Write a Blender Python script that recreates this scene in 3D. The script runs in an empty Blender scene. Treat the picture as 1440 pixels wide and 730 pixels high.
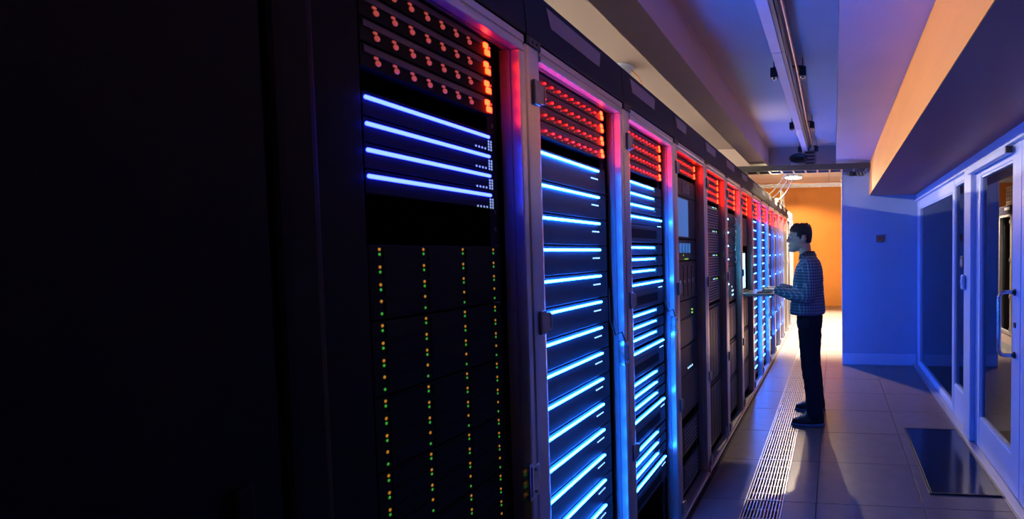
import bpy, bmesh, math, random
from mathutils import Vector, Matrix, noise
random.seed(7)
sc = bpy.context.scene
C = sc.collection

# ------------------------------------------------------------------ camera
cam_d = bpy.data.cameras.new('camera'); cam = bpy.data.objects.new('camera', cam_d); C.objects.link(cam)
cam_d.sensor_fit = 'HORIZONTAL'; cam_d.sensor_width = 36.0
cam_d.lens = 740.0 / 1440.0 * 36.0
cam_d.shift_x = -0.25349; cam_d.shift_y = 0.013155
cam_d.clip_start = 0.02
# world axes written in the camera frame (right, down, forward), from the photograph's three vanishing points
AX = ((0.99296345, -0.00566922, -0.11828546), (0.11793776, -0.04282514, 0.99209712), (-0.01069001, -0.9990665, -0.04185518))
cam.matrix_world = Matrix(((AX[0][0], -AX[0][1], -AX[0][2], 0.0),
                           (AX[1][0], -AX[1][1], -AX[1][2], 0.0),
                           (AX[2][0], -AX[2][1], -AX[2][2], 1.48),
                           (0, 0, 0, 1)))
cam_d.dof.use_dof = True; cam_d.dof.focus_distance = 3.6; cam_d.dof.aperture_fstop = 6.0
sc.camera = cam

# ------------------------------------------------------------------ world, exposure, light levels
w = bpy.data.worlds.new('world'); sc.world = w; w.use_nodes = True
w.node_tree.nodes['Background'].inputs[0].default_value = (0.02, 0.025, 0.06, 1)
w.node_tree.nodes['Background'].inputs[1].default_value = 0.0
sc.view_settings.view_transform = 'Standard'; sc.view_settings.look = 'None'
sc.view_settings.exposure = 0.0; sc.view_settings.gamma = 1.0; sc.view_settings.use_curve_mapping = False
sc.cycles.use_denoising = True
sc.cycles.max_bounces = 7; sc.cycles.sample_clamp_indirect = 6.0
sc.cycles.caustics_reflective = False; sc.cycles.caustics_refractive = False

LED_BLUE = (0.9, 13.0, 92.0)      # light bars of the servers
LED_BLUE_DIM = (0.40, 0.72, 30.0)
LED_RED = (30.0, 0.06, 0.05)
LED_ORANGE = (22.0, 0.40, 0.07)
HOT_TUBE = 260.0                  # lamps in the aisle behind the cabinets
PENDANT_W = 235.0                # lamp hanging beyond the cross beam
FAR_SPOT_W = 480.0
FAR_DISC = 60.0
WORK_LAMP_W = 120.0
FLOOR_FILL_W = 9500.0  # added spot that burns out the far floor

# ------------------------------------------------------------------ materials
MATS = {}
def mat(name, col, rough=0.5, metal=0.0, var=0.10, scale=8.0, bump=0.0, emis=None, spec=0.5, stretch=(1, 1, 1), coat=0.0):
    if name in MATS: return MATS[name]
    m = bpy.data.materials.new(name); m.use_nodes = True
    nt = m.node_tree; b = nt.nodes['Principled BSDF']
    b.inputs['Roughness'].default_value = rough; b.inputs['Metallic'].default_value = metal
    b.inputs['Specular IOR Level'].default_value = spec
    if coat: b.inputs['Coat Weight'].default_value = coat; b.inputs['Coat Roughness'].default_value = 0.08
    if emis:
        mx = max(emis)
        b.inputs['Emission Color'].default_value = (emis[0] / mx, emis[1] / mx, emis[2] / mx, 1)
        b.inputs['Emission Strength'].default_value = mx
        b.inputs['Base Color'].default_value = (*col, 1)
    else:
        tc = nt.nodes.new('ShaderNodeTexCoord'); mp = nt.nodes.new('ShaderNodeMapping'); mp.inputs['Scale'].default_value = stretch
        n = nt.nodes.new('ShaderNodeTexNoise'); n.inputs['Scale'].default_value = scale; n.inputs['Detail'].default_value = 5
        r = nt.nodes.new('ShaderNodeValToRGB')
        r.color_ramp.elements[0].position = 0.3; r.color_ramp.elements[1].position = 0.7
        r.color_ramp.elements[0].color = (*[c * (1 - var) for c in col], 1)
        r.color_ramp.elements[1].color = (*[min(1, c * (1 + var)) for c in col], 1)
        nt.links.new(tc.outputs['Object'], mp.inputs[0]); nt.links.new(mp.outputs[0], n.inputs['Vector'])
        nt.links.new(n.outputs['Fac'], r.inputs[0]); nt.links.new(r.outputs[0], b.inputs['Base Color'])
        if bump:
            bp = nt.nodes.new('ShaderNodeBump'); bp.inputs['Strength'].default_value = bump; bp.inputs['Distance'].default_value = 0.01
            nt.links.new(n.outputs['Fac'], bp.inputs['Height']); nt.links.new(bp.outputs[0], b.inputs['Normal'])
    MATS[name] = m
    return m

mat('wall_paint', (0.62, 0.62, 0.66), 0.55, var=0.03, scale=3)
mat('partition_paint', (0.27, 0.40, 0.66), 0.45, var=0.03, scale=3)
mat('ceiling_paint', (0.56, 0.47, 0.47), 0.7, var=0.04, scale=2)
mat('orange_paint', (0.78, 0.30, 0.055), 0.5, var=0.05, scale=2.5)
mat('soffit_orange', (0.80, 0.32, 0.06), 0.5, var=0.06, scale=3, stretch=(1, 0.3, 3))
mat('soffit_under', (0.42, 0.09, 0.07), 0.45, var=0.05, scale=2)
mat('floor_tile', (0.155, 0.11, 0.105), 0.28, var=0.14, scale=9, bump=0.04, spec=0.4)
mat('floor_joint', (0.03, 0.028, 0.03), 0.8)
mat('grille_metal', (0.50, 0.47, 0.49), 0.34, metal=1.0, var=0.08, scale=30)
mat('aluminium', (0.58, 0.55, 0.58), 0.30, metal=0.75, var=0.06, scale=14, stretch=(1, 1, 0.06))
mat('aluminium_rail', (0.55, 0.52, 0.55), 0.32, metal=0.75, var=0.06, scale=14, stretch=(1, 0.06, 1))
mat('black_metal', (0.012, 0.012, 0.018), 0.45, var=0.2, scale=20, spec=0.3)
mat('dead_black', (0.004, 0.004, 0.005), 0.6, var=0.2, scale=12, spec=0.1)  # fade to darkness at the nearest cabinets put into the colour; also vent slots
mat('server_face', (0.012, 0.012, 0.018), 0.42, var=0.2, scale=25, spec=0.4)
mat('blade_band', (0.07, 0.03, 0.06), 0.45, var=0.15, scale=20)
mat('label_grey', (0.30, 0.27, 0.30), 0.6, var=0.06, scale=40)
mat('header_navy', (0.008, 0.007, 0.016), 0.5, var=0.15, scale=9, spec=0.2)
mat('plastic_black', (0.01, 0.01, 0.012), 0.4, var=0.1)
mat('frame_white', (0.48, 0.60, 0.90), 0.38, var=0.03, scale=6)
mat('mat_rubber', (0.008, 0.009, 0.025), 0.14, var=0.4, scale=70, bump=0.03, spec=0.5)
mat('cable_white', (0.7, 0.66, 0.6), 0.5)
mat('cable_orange', (0.7, 0.25, 0.06), 0.5)
mat('brass_pipe', (0.62, 0.42, 0.24), 0.3, metal=0.85, scale=30)
mat('channel_white', (0.62, 0.56, 0.62), 0.5, var=0.04)
mat('dark_steel', (0.05, 0.05, 0.06), 0.45, metal=0.4, scale=20)
mat('grey_steel', (0.28, 0.27, 0.28), 0.4, metal=0.5, scale=20)
mat('port_metal', (0.35, 0.34, 0.38), 0.4, metal=0.4, scale=30)
mat('device_brown', (0.30, 0.16, 0.12), 0.5)
mat('device_red', (0.55, 0.06, 0.04), 0.4)
mat('chrome', (0.6, 0.6, 0.66), 0.18, metal=0.9, scale=30)
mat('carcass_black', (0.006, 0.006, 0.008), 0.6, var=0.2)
mat('dim_room', (0.05, 0.05, 0.06), 0.7)
mat('blue_led', (0.5, 0.7, 1), 0.4, emis=LED_BLUE)
mat('cyan_fill', (0.5, 0.8, 1), 0.4, emis=(4.0, 36.0, 66.0))  # for hidden bars added to light the man's face
mat('blue_led_dim', (0.3, 0.4, 0.5), 0.4, emis=LED_BLUE_DIM)
mat('white_dot', (0.5, 0.6, 0.7), 0.4, emis=(0.9, 1.6, 2.4))
mat('white_dot_dim', (0.3, 0.4, 0.5), 0.4, emis=(0.26, 0.36, 0.46))
mat('cyan_dot_dim', (0.2, 0.3, 0.4), 0.4, emis=(0.02, 0.20, 0.35))
mat('red_led', (0.8, 0.1, 0.08), 0.4, emis=LED_RED)
mat('red_led_dim', (0.5, 0.12, 0.1), 0.4, emis=(0.34, 0.05, 0.04))
mat('orange_led', (0.9, 0.3, 0.1), 0.4, emis=LED_ORANGE)
mat('amber_led', (0.6, 0.35, 0.05), 0.4, emis=(0.42, 0.17, 0.01))
mat('green_led', (0.1, 0.5, 0.1), 0.4, emis=(0.03, 0.30, 0.02))
mat('lime_led', (0.4, 0.6, 0.1), 0.4, emis=(0.5, 1.3, 0.10))
mat('screen_blue', (0.1, 0.3, 0.5), 0.3, emis=(0.01, 0.11, 0.34))
mat('screen_white', (0.7, 0.8, 0.8), 0.3, emis=(1.0, 4.2, 7.0))
mat('lamp_disc', (1, 0.9, 0.7), 0.4, emis=(FAR_DISC, FAR_DISC * 0.72, FAR_DISC * 0.38))
mat('bulb_glow', (1, 0.9, 0.7), 0.4, emis=(9.0, 6.5, 3.6))
mat('tube_glow', (1, 0.9, 0.8), 0.4, emis=(HOT_TUBE, HOT_TUBE * 0.80, HOT_TUBE * 0.55))

def glass_mat():
    m = bpy.data.materials.new('door_glass'); m.use_nodes = True; nt = m.node_tree
    for n in list(nt.nodes): nt.nodes.remove(n)
    o = nt.nodes.new('ShaderNodeOutputMaterial'); t = nt.nodes.new('ShaderNodeBsdfTransparent'); g = nt.nodes.new('ShaderNodeBsdfGlossy')
    t.inputs[0].default_value = (0.72, 0.76, 0.80, 1); g.inputs['Roughness'].default_value = 0.01; g.inputs[0].default_value = (0.95, 0.95, 1, 1)
    fr = nt.nodes.new('ShaderNodeFresnel'); fr.inputs[0].default_value = 1.5
    mx = nt.nodes.new('ShaderNodeMixShader')
    nt.links.new(fr.outputs[0], mx.inputs[0]); nt.links.new(t.outputs[0], mx.inputs[1]); nt.links.new(g.outputs[0], mx.inputs[2]); nt.links.new(mx.outputs[0], o.inputs[0])
    MATS['door_glass'] = m
glass_mat()

# ------------------------------------------------------------------ mesh helpers
def box(bm, x0, x1, y0, y1, z0, z1, bev=0.0):
    vs = [bm.verts.new((x, y, z)) for z in (z0, z1) for y in (y0, y1) for x in (x0, x1)]
    F = [(0, 2, 3, 1), (4, 5, 7, 6), (0, 1, 5, 4), (2, 6, 7, 3), (0, 4, 6, 2), (1, 3, 7, 5)]
    fs = [bm.faces.new([vs[i] for i in f]) for f in F]
    if bev:
        es = list({e for f in fs for e in f.edges})
        bmesh.ops.bevel(bm, geom=es, offset=bev, segments=2, affect='EDGES', profile=0.5)
def prism(bm, pts, a0, a1, axis='z'):
    def P(p, a):
        return {'z': (p[0], p[1], a), 'y': (p[0], a, p[1]), 'x': (a, p[0], p[1])}[axis]
    v0 = [bm.verts.new(P(p, a0)) for p in pts]; v1 = [bm.verts.new(P(p, a1)) for p in pts]
    n = len(pts)
    bm.faces.new(v0[::-1]); bm.faces.new(v1)
    for i in range(n): bm.faces.new((v0[i], v0[(i + 1) % n], v1[(i + 1) % n], v1[i]))
def tube(bm, pts, r, seg=8, cap=True):
    pts = [Vector(p) for p in pts]; rings = []
    rr = r if isinstance(r, (list, tuple)) else [r] * len(pts)
    prev = None
    for i, p in enumerate(pts):
        d = (pts[min(i + 1, len(pts) - 1)] - pts[max(i - 1, 0)]).normalized()
        if prev is None:
            a = Vector((0, 0, 1)) if abs(d.z) < 0.9 else Vector((1, 0, 0))
            u = d.cross(a).normalized()
        else:
            u = (prev - d * prev.dot(d)).normalized()
        prev = u; v = d.cross(u)
        rings.append([bm.verts.new(p + (u * math.cos(t) + v * math.sin(t)) * rr[i]) for t in [2 * math.pi * k / seg for k in range(seg)]])
    for a, b in zip(rings, rings[1:]):
        for k in range(seg): bm.faces.new((a[k], a[(k + 1) % seg], b[(k + 1) % seg], b[k]))
    if cap: bm.faces.new(rings[0][::-1]); bm.faces.new(rings[-1])
def ball(bm, c, r, seg=10, rings=6):
    r = r if isinstance(r, (list, tuple)) else (r, r, r)
    bmesh.ops.create_uvsphere(bm, u_segments=seg, v_segments=rings, radius=1.0, matrix=Matrix.Translation(c) @ Matrix.Diagonal((*r, 1)))
def disc(bm, c, r, h, axis='z', seg=24):
    a = {'z': Vector((0, 0, h)), 'x': Vector((h, 0, 0)), 'y': Vector((0, h, 0))}[axis]
    tube(bm, [Vector(c), Vector(c) + a], r, seg)
def M(fn, name='mesh', material=None, smooth=False):
    bm = bmesh.new(); fn(bm)
    bmesh.ops.recalc_face_normals(bm, faces=bm.faces)
    me = bpy.data.meshes.new(name); bm.to_mesh(me); bm.free()
    if material: me.materials.append(MATS[material])
    if smooth:
        for p in me.polygons: p.use_smooth = True
    return me
def obj(name, me, parent=None, loc=(0, 0, 0), **kw):
    o = bpy.data.objects.new(name, me); C.objects.link(o); o.location = loc
    if parent: o.parent = parent
    for k, v in kw.items(): o[k] = v
    return o
def thing(name, label, cat, loc=(0, 0, 0), group=None, rotz=0):
    o = bpy.data.objects.new(name, None); C.objects.link(o); o.location = loc; o.rotation_euler = (0, 0, rotz); o.empty_display_size = 0.1
    o['label'] = label; o['category'] = cat
    if group: o['group'] = group
    return o
def struct(name, me, label, cat='wall', loc=(0, 0, 0)):
    return obj(name, me, None, loc, kind='structure', label=label, category=cat)
def B(material, *a, bev=0.0):
    return M(lambda bm: box(bm, *a, bev=bev), 'box', material)
ORD = ['first', 'second', 'third', 'fourth', 'fifth', 'sixth', 'seventh', 'eighth', 'ninth', 'tenth', 'eleventh', 'twelfth', 'thirteenth', 'fourteenth', 'fifteenth', 'sixteenth', 'seventeenth', 'eighteenth', 'nineteenth', 'twentieth', 'twenty-first']

# ------------------------------------------------------------------ the room
XR = -0.82            # front plane of the cabinets
XW = 1.04             # glazed wall
YP = 6.82             # face of the pale partition
ZS, ZC, ZB, ZF = 2.57, 2.82, 2.17, 3.20   # slab, recess ceiling, soffit underside, ceiling of the far room
YE = 14.1             # far orange wall

# floor: a dark sub-floor with separate raised tiles
floor = struct('floor', M(lambda bm: (box(bm, -3.4, -0.536, -1.2, YE, -0.30, -0.0125), box(bm, -0.304, 3.4, -1.2, YE, -0.30, -0.0125), box(bm, -0.536, -0.304, -1.2, YE, -0.30, -0.26)), 'sub', 'floor_joint'), 'dark purple-grey raised floor of large square tiles along the aisle', 'floor')
cols = [(-0.80, -0.535), (-0.305, -0.112), (-0.112, 0.503), (0.503, 1.03)]
ys = [3.035 + 0.606 * k for k in range(-7, 19)]
tile_mesh = {}
g = 0.0022
for i, (a, b) in enumerate(zip(ys, ys[1:])):
    cc = list(cols)
    if a > YP - 0.3: cc = cols[:3] + [(0.503, 1.11), (1.11, 1.72), (1.72, 2.33)]
    for c0, c1 in cc:
        if i == len(ys) - 2: b = YE - 0.01
        key = (round(c1 - c0, 3), round(b - a, 3))
        if key not in tile_mesh:
            wx, wy = (c1 - c0) / 2 - g, (b - a) / 2 - g
            tile_mesh[key] = M(lambda bm: box(bm, -wx, wx, -wy, wy, -0.012, 0.0, bev=0.0006), 'tile', 'floor_tile')
        obj('floor_tile', tile_mesh[key], floor, ((c0 + c1) / 2, (a + b) / 2, random.uniform(-0.0006, 0)))
# the floor left of the row's end and behind the cabinets
obj('floor_tile', B('floor_tile', -3.3, -0.81, 10.62, YE - 0.01, -0.012, 0), floor)
obj('floor_tile', B('floor_tile', -3.3, -1.92, -1.1, 10.6, -0.012, 0), floor)
# ventilation grille let into the floor: panels of long bars on cross rods
GX0, GX1, NB = -0.533, -0.307, 11
gl = 0.606
bar_me = B('grille_metal', -0.0038, 0.0038, 0.006, gl - 0.006, -0.022, 0.0005)
rod_me = B('grille_metal', GX0 + 0.006, GX1 - 0.006, -0.0035, 0.0035, -0.0105, -0.004)
side_me = B('grille_metal', -0.004, 0.004, 0.002, gl - 0.002, -0.011, 0.001)
end_me = B('grille_metal', GX0 + 0.005, GX1 - 0.005, -0.005, 0.005, -0.0108, 0.0008)
for i, a in enumerate(ys[:-1]):
    if a < 1.0: continue
    gp = obj('grille_panel', end_me, floor, (0, a + 0.007, 0))
    for s in (GX0 + 0.002, GX1 - 0.002): obj('side_rail', side_me, gp, (s, -0.007, 0))
    for j in range(NB):
        obj('grille_bar', bar_me, gp, (GX0 + 0.017 + (GX1 - GX0 - 0.034) * j / (NB - 1), -0.007, 0))
    for j in range(1, 6): obj('cross_rod', rod_me, gp, (0, -0.007 + gl * j / 6, 0))

# ceiling: recess, beams, slab
ceil = struct('ceiling', B('ceiling_paint', -3.4, 0.03, -1.2, 6.86, ZC, ZC + 0.1), 'pale recessed concrete ceiling between beams above the aisle', 'ceiling')
obj('ceiling_slab', B('ceiling_paint', 0.03, 0.46, -1.2, YP + 0.12, ZS, ZC + 0.1), ceil)
obj('beam', B('ceiling_paint', -1.05, -0.84, -1.2, 6.86, ZS, ZC), ceil)
obj('cross_beam', B('ceiling_paint', -3.4, 0.03, 6.86, 7.0, ZS, ZF), ceil)
obj('far_ceiling', B('wall_paint', -3.4, 3.4, 7.0, YE + 0.1, ZF, ZF + 0.1), ceil)
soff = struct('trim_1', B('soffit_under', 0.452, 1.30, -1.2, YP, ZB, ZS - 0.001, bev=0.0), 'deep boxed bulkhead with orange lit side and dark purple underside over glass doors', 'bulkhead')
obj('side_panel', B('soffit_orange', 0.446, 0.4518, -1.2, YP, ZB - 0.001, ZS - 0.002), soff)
# walls
part_w = struct('wall_back', M(lambda bm: (box(bm, 0.105, 1.10, YP, YP + 0.12, 0, 2.42), box(bm, 0.40, 1.10, YP, YP + 0.12, 2.42, ZS), box(bm, 0.105, 0.40, YP + 0.10, YP + 0.12, 2.42, ZS)), 'partition', 'partition_paint'),  # thin plate behind the notch added to block the pendant's light
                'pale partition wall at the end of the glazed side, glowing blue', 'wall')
obj('corner_trim', B('wall_paint', 0.097, 0.109, YP - 0.004, YP + 0.124, 0, 2.42), part_w)
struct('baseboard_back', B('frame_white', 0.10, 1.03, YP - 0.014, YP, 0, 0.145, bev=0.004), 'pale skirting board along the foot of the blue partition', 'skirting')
struct('wall_far', B('orange_paint', -3.4, 3.4, YE, YE + 0.1, -0.1, ZF), 'bright orange wall at the far end of the aisle', 'wall')
struct('wall_left', B('wall_paint', -3.4, -3.3, -1.2, YE, -0.1, ZF), 'pale wall behind the row of server cabinets', 'wall')
struct('wall_near', B('dim_room', -3.4, 3.4, -1.3, -1.2, -0.1, ZF), 'dark wall closing the aisle at the near end', 'wall')
struct('wall_side', B('dim_room', 3.3, 3.4, -1.2, YE, -0.1, ZF), 'dark wall of the room behind the glass doors', 'wall')
obj('inner_ceiling', B('dim_room', 1.30, 3.4, -1.2, 7.0, ZS, ZS + 0.1), ceil)
obj('inner_wall', B('wall_paint', 1.10, 3.4, YP, YP + 0.12, -0.1, ZF), part_w)
obj('inner_floor', B('floor_tile', 1.12, 3.3, -1.2, YP - 0.01, -0.012, 0), floor)

# glazed wall: header, sill track, windows and double doors
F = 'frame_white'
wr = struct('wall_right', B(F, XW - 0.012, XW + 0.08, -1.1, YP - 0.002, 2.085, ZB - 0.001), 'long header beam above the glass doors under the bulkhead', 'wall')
obj('header_lip', B(F, XW - 0.03, XW - 0.012, -1.1, YP - 0.016, 2.085, 2.10), wr)
struct('trim_2', B('aluminium_rail', XW - 0.055, XW + 0.08, -1.1, YP - 0.016, 0.0005, 0.03, bev=0.003), 'metal threshold track along the foot of the glass doors', 'threshold')
def glazed(name, y0, y1, label, cat, st0, st1, z0=0.032, z1=2.083, top=0.09, bot=0.16, xf=XW, handle=None):
    t = obj(name, None, None, (xf, y0, 0), kind='structure', label=label, category=cat)
    L = y1 - y0; gz0, gz1 = z0 + bot, z1 - top
    obj('stile', B(F, 0, 0.05, 0, st0, z0, z1, bev=0.004), t)
    obj('stile', B(F, 0, 0.05, L - st1, L, z0, z1, bev=0.004), t)
    obj('top_rail', B(F, 0.002, 0.048, st0, L - st1, gz1, z1, bev=0.003), t)
    obj('bottom_rail', B(F, 0.002, 0.048, st0, L - st1, z0, gz0, bev=0.003), t)
    def bead(bm):
        for a, b, c, d in ((st0, L - st1, gz0, gz0 + 0.014), (st0, L - st1, gz1 - 0.014, gz1), (st0, st0 + 0.014, gz0 + 0.014, gz1 - 0.014), (L - st1 - 0.014, L - st1, gz0 + 0.014, gz1 - 0.014)):
            box(bm, 0.008, 0.042, a, b, c, d)
    obj('glazing_bead', M(bead, 'bead', F), t)
    obj('pane', B('door_glass', 0.022, 0.026, st0 + 0.004, L - st1 - 0.004, gz0 + 0.004, gz1 - 0.004), t)
    return t
glazed('window_1', 4.78, 6.80, 'wide fixed glass pane between the blue partition and the first mullion', 'window', 0.045, 0.16, bot=0.05, top=0.10)
glazed('window_2', 4.262, 4.776, 'narrow fixed glass sidelight beside the glass doors', 'window', 0.05, 0.035, bot=0.26, top=0.05)
struct('trim_3', B(F, XW - 0.035, XW + 0.055, 4.06, 4.26, 0.031, 2.084, bev=0.006), 'thick pale post between sidelight and glass door', 'post')
d1 = glazed('door_1', 3.10, 4.05, 'glass door with a bent tube pull handle, pale blue frame', 'door', 0.145, 0.12, bot=0.22, top=0.085)
d2 = glazed('door_2', 2.12, 3.094, 'nearer glass door leaf cut by the right edge of the picture', 'door', 0.12, 0.13, bot=0.22, top=0.085)
glazed('window_3', -1.0, 2.11, 'fixed glazing beside the camera, right of the doors', 'window', 0.06, 0.06, bot=0.22, top=0.085)
def handle(bm):
    p = [(0.0, 0, 1.225), (-0.05, 0, 1.228), (-0.078, 0, 1.222), (-0.09, 0, 1.195), (-0.09, 0, 0.89), (-0.078, 0, 0.862), (-0.05, 0, 0.856), (0.0, 0, 0.858)]
    tube(bm, p, 0.0125, 12)
hd = obj('pull_handle', M(handle, 'handle', 'chrome', True), d1, (0, 0.085, 0))
for z in (1.225, 0.858): obj('handle_rose', M(lambda bm: disc(bm, (-0.008, 0, z), 0.02, 0.009, 'x', 16), 'rose', 'plastic_black'), hd)
obj('lock_cylinder', B('plastic_black', -0.006, 0.004, 0.07, 0.098, 1.02, 1.05), d1)
dc = obj('door_closer', B(F, -0.055, -0.012, 0.12, 0.98, 2.03, 2.075, bev=0.006), d1)
obj('end_cap', B('plastic_black', -0.054, -0.013, 0.100, 0.119, 2.033, 2.072, bev=0.004), dc)

t = thing('card_reader', 'small black card reader box on the sidelight frame beside the door post', 'card reader', (XW - 0.002, 4.33, 1.33))
obj('housing', B('plastic_black', -0.035, 0.0, -0.045, 0.045, 0, 0.095, bev=0.006), t); obj('key_strip', B('grey_steel', -0.037, -0.0352, -0.03, 0.03, 0.02, 0.07), t)
t = thing('push_button', 'small pale rounded exit button below the black card reader', 'button', (XW - 0.037, 4.225, 1.165))
obj('plate', B(F, -0.025, 0.0, -0.03, 0.03, 0, 0.115, bev=0.01), t); obj('button', M(lambda bm: disc(bm, (-0.03, 0, 0.06), 0.016, 0.006, 'x', 16), 'btn', 'frame_white'), t)
t = thing('fire_call_point', 'small brown square call point with red centre on the blue partition', 'alarm', (0.575, YP, 1.575))
obj('back_box', B('device_brown', -0.045, 0.045, -0.03, 0, 0, 0.09, bev=0.006), t); obj('button', M(lambda bm: disc(bm, (0, -0.038, 0.045), 0.022, 0.009, 'y', 18), 'btn', 'device_red'), t)
t = thing('door_mat', 'dark blue rubber mat lying in front of the glass door', 'mat', (0.565, 3.21, 0.0005))
obj('pad', B('mat_rubber', 0.012, 0.408, 0.012, 1.168, 0, 0.007, bev=0.002), t)
def rim(bm):
    for a in ((0, 0.42, 0, 0.012), (0, 0.42, 1.168, 1.18), (0, 0.012, 0.012, 1.168), (0.408, 0.42, 0.012, 1.168)): box(bm, *a, 0, 0.0085)
obj('edging', M(rim, 'rim', 'plastic_black'), t)

# ------------------------------------------------------------------ ceiling services
t = thing('lighting_channel', 'long pale metal cable channel hung below the recessed ceiling', 'channel', (0, 0, 0))
for a, b in ((0.6, 3.31), (3.316, 5.4), (5.406, 6.68)):
    obj('channel_section', B('channel_white', -0.384, -0.318, a, b, 2.71, 2.745, bev=0.003), t)
    obj('side_flange', B('dark_steel', -0.317, -0.295, a, b, 2.716, 2.752), t)
t = thing('corrugated_conduit', 'thin brass-coloured flexible conduit running beside the pale channel', 'conduit', (0, 0, 0))
def cond(bm):
    n = 260; pts = []; rr = []
    for i in range(n + 1):
        y = 0.6 + 5.9 * i / n; pts.append((-0.253 + 0.004 * math.sin(y * 2.1), y, 2.735)); rr.append(0.0125 if i % 2 else 0.0095)
    tube(bm, pts, rr, 8)
obj('hose', M(cond, 'hose', 'brass_pipe', True), t)
def cabs(bm):
    for k in range(3): tube(bm, [(-0.288 + 0.006 * k, 0.6 + 5.9 * i / 30, 2.725 + 0.006 * math.sin(i * 1.3 + k)) for i in range(31)], 0.005, 6)
tag_c = obj('cable_bundle', M(cabs, 'cabs', 'plastic_black', True)); tag_c['label'] = 'black cables running between the pale channel and the brass conduit'; tag_c['category'] = 'cable'
for i, y in enumerate((3.72, 5.30, 6.53)):
    t = thing('channel_hanger', ['nearest black clamp bracket on rods holding the pale channel', 'middle black clamp bracket on rods holding the pale channel', 'furthest black clamp bracket on rods, above the cable tray'][i], 'bracket', (-0.335, y, 2.70), 'hangers of the channel')
    obj('cross_bar', B('dark_steel', -0.08, 0.13, -0.012, 0.012, 0.056, 0.066), t)
    for x in (-0.076, 0.125):
        c = obj('clamp', B('plastic_black', -0.024, 0.024, -0.03, 0.03, -0.012, 0.055, bev=0.004), t, (x, 0, 0))
        obj('rod', M(lambda bm: tube(bm, [(0, 0, 0.067), (0, 0, 0.12)], 0.004, 6), 'rod', 'dark_steel'), c)
        obj('nut', M(lambda bm: tube(bm, [(0, 0, -0.024), (0, 0, -0.012)], 0.009, 6), 'nut', 'grey_steel'), c)
# perforated drop bracket and the cross tray
t = thing('drop_bracket', 'grey perforated steel bracket dropping from the channel end to the cross tray', 'bracket', (-0.29, 6.62, 2.53))
def drop(bm):
    for x in (-0.075, 0.055): box(bm, x, x + 0.02, -0.02, 0.0, 0, 0.2)
    for k in range(5): box(bm, -0.055, 0.055, -0.018, -0.004, 0.005 + 0.043 * k, 0.025 + 0.043 * k)
obj('strut', M(drop, 'drop', 'grey_steel'), t); obj('backing', B('dark_steel', -0.06, 0.06, -0.003, 0.0, 0, 0.2), t)
t = thing('cross_tray', 'dark cable tray crossing the aisle under the beam', 'cable tray', (0, 6.60, 2.47))
obj('rail', B('dark_steel', -1.75, 0.44, -0.06, -0.045, 0, 0.07), t); obj('rail', B('grey_steel', -1.75, 0.44, 0.17, 0.185, 0, 0.07), t)
rung = B('grey_steel', -0.012, 0.012, -0.045, 0.17, 0.0, 0.015)
for k in range(15): obj('rung', rung, t, (-1.7 + 0.15 * k, 0, 0))
def traycab(bm):
    for k in range(4): tube(bm, [(-1.7 + 0.11 * i, 0.02 + 0.035 * k + 0.01 * math.sin(i * 0.9 + k), 0.024 + 0.006 * (k % 2)) for i in range(20)], 0.009, 6)
o = obj('cable_bundle', M(traycab, 'traycab', 'plastic_black', True), None, (0, 6.60, 2.47)); o['label'] = 'black cables lying in the dark tray across the aisle'; o['category'] = 'cable'
def coil(bm):
    for k in range(5):
        tube(bm, [(-0.11 + 0.10 * math.cos(a) * (1 - 0.17 * k), 0.012 * k, 0.05 * math.sin(a) * (1 - 0.16 * k) + 0.01 * (k % 2)) for a in [2 * math.pi * j / 20 for j in range(21)]], 0.016, 6, cap=False)
o = obj('cable_coil', M(coil, 'coil', 'plastic_black', True), None, (-0.32, 6.50, 2.605)); o['label'] = 'black coiled cables piled on the cross tray beside the bracket'; o['category'] = 'cable'
for i in range(3):
    def wc(bm, i=i):
        a = Vector((-0.48 + 0.035 * i, 6.64, 2.63)); b = Vector((-1.28 + 0.17 * i, 8.6, 2.30))
        tube(bm, [a.lerp(b, s / 12) + Vector((0, 0, -0.12 * math.sin(math.pi * s / 12))) for s in range(13)], 0.008, 6)
    o = obj('hanging_cable', M(wc, 'wc', 'cable_white', True)); o['category'] = 'cable'; o['group'] = 'white cables dropping to the cabinets'
    o['label'] = ['highest white cable slanting from cross tray down to the cabinets', 'middle white cable slanting from cross tray down to the cabinets', 'lowest white cable slanting from cross tray down to the cabinets'][i]
# far services beyond the beam
t = thing('far_cable_ladder', 'pale cable ladder crossing in front of the top of the orange wall', 'cable tray', (0, 11.2, 2.83))
obj('rail', B('wall_paint', -2.2, 0.9, -0.01, 0.0, 0.02, 0.07), t); obj('rail', B('wall_paint', -2.2, 0.9, 0.3, 0.31, 0.02, 0.07), t)
rung = B('wall_paint', -0.015, 0.015, 0.0, 0.3, 0.03, 0.045)
for k in range(12): obj('rung', rung, t, (-2.1 + 0.26 * k, 0, 0))
rodm = M(lambda bm: tube(bm, [(0, 0, 0.0705), (0, 0, 0.365)], 0.006, 6), 'rod', 'grey_steel')
for x in (-1.9, -1.0, -0.1, 0.7): obj('hanger_rod', rodm, t, (x, 0.305, 0))
def fp(bm): tube(bm, [(-2.3, 0, 0), (1.0, 0, 0)], 0.035, 12)
o = obj('orange_pipe', M(fp, 'pipe', 'cable_orange', True), None, (0, 12.6, 3.06)); o['label'] = 'orange-brown pipe crossing under the far bright ceiling'; o['category'] = 'pipe'
t = thing('ceiling_lamp', 'round glowing lamp on the far ceiling above the white cables', 'lamp', (-0.92, 12.1, ZF))
obj('housing', M(lambda bm: disc(bm, (0, 0, -0.05), 0.20, 0.05, 'z', 28), 'hs', 'frame_white'), t); obj('diffuser', M(lambda bm: disc(bm, (0, 0, -0.062), 0.185, 0.012, 'z', 28), 'df', 'lamp_disc'), t)
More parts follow.
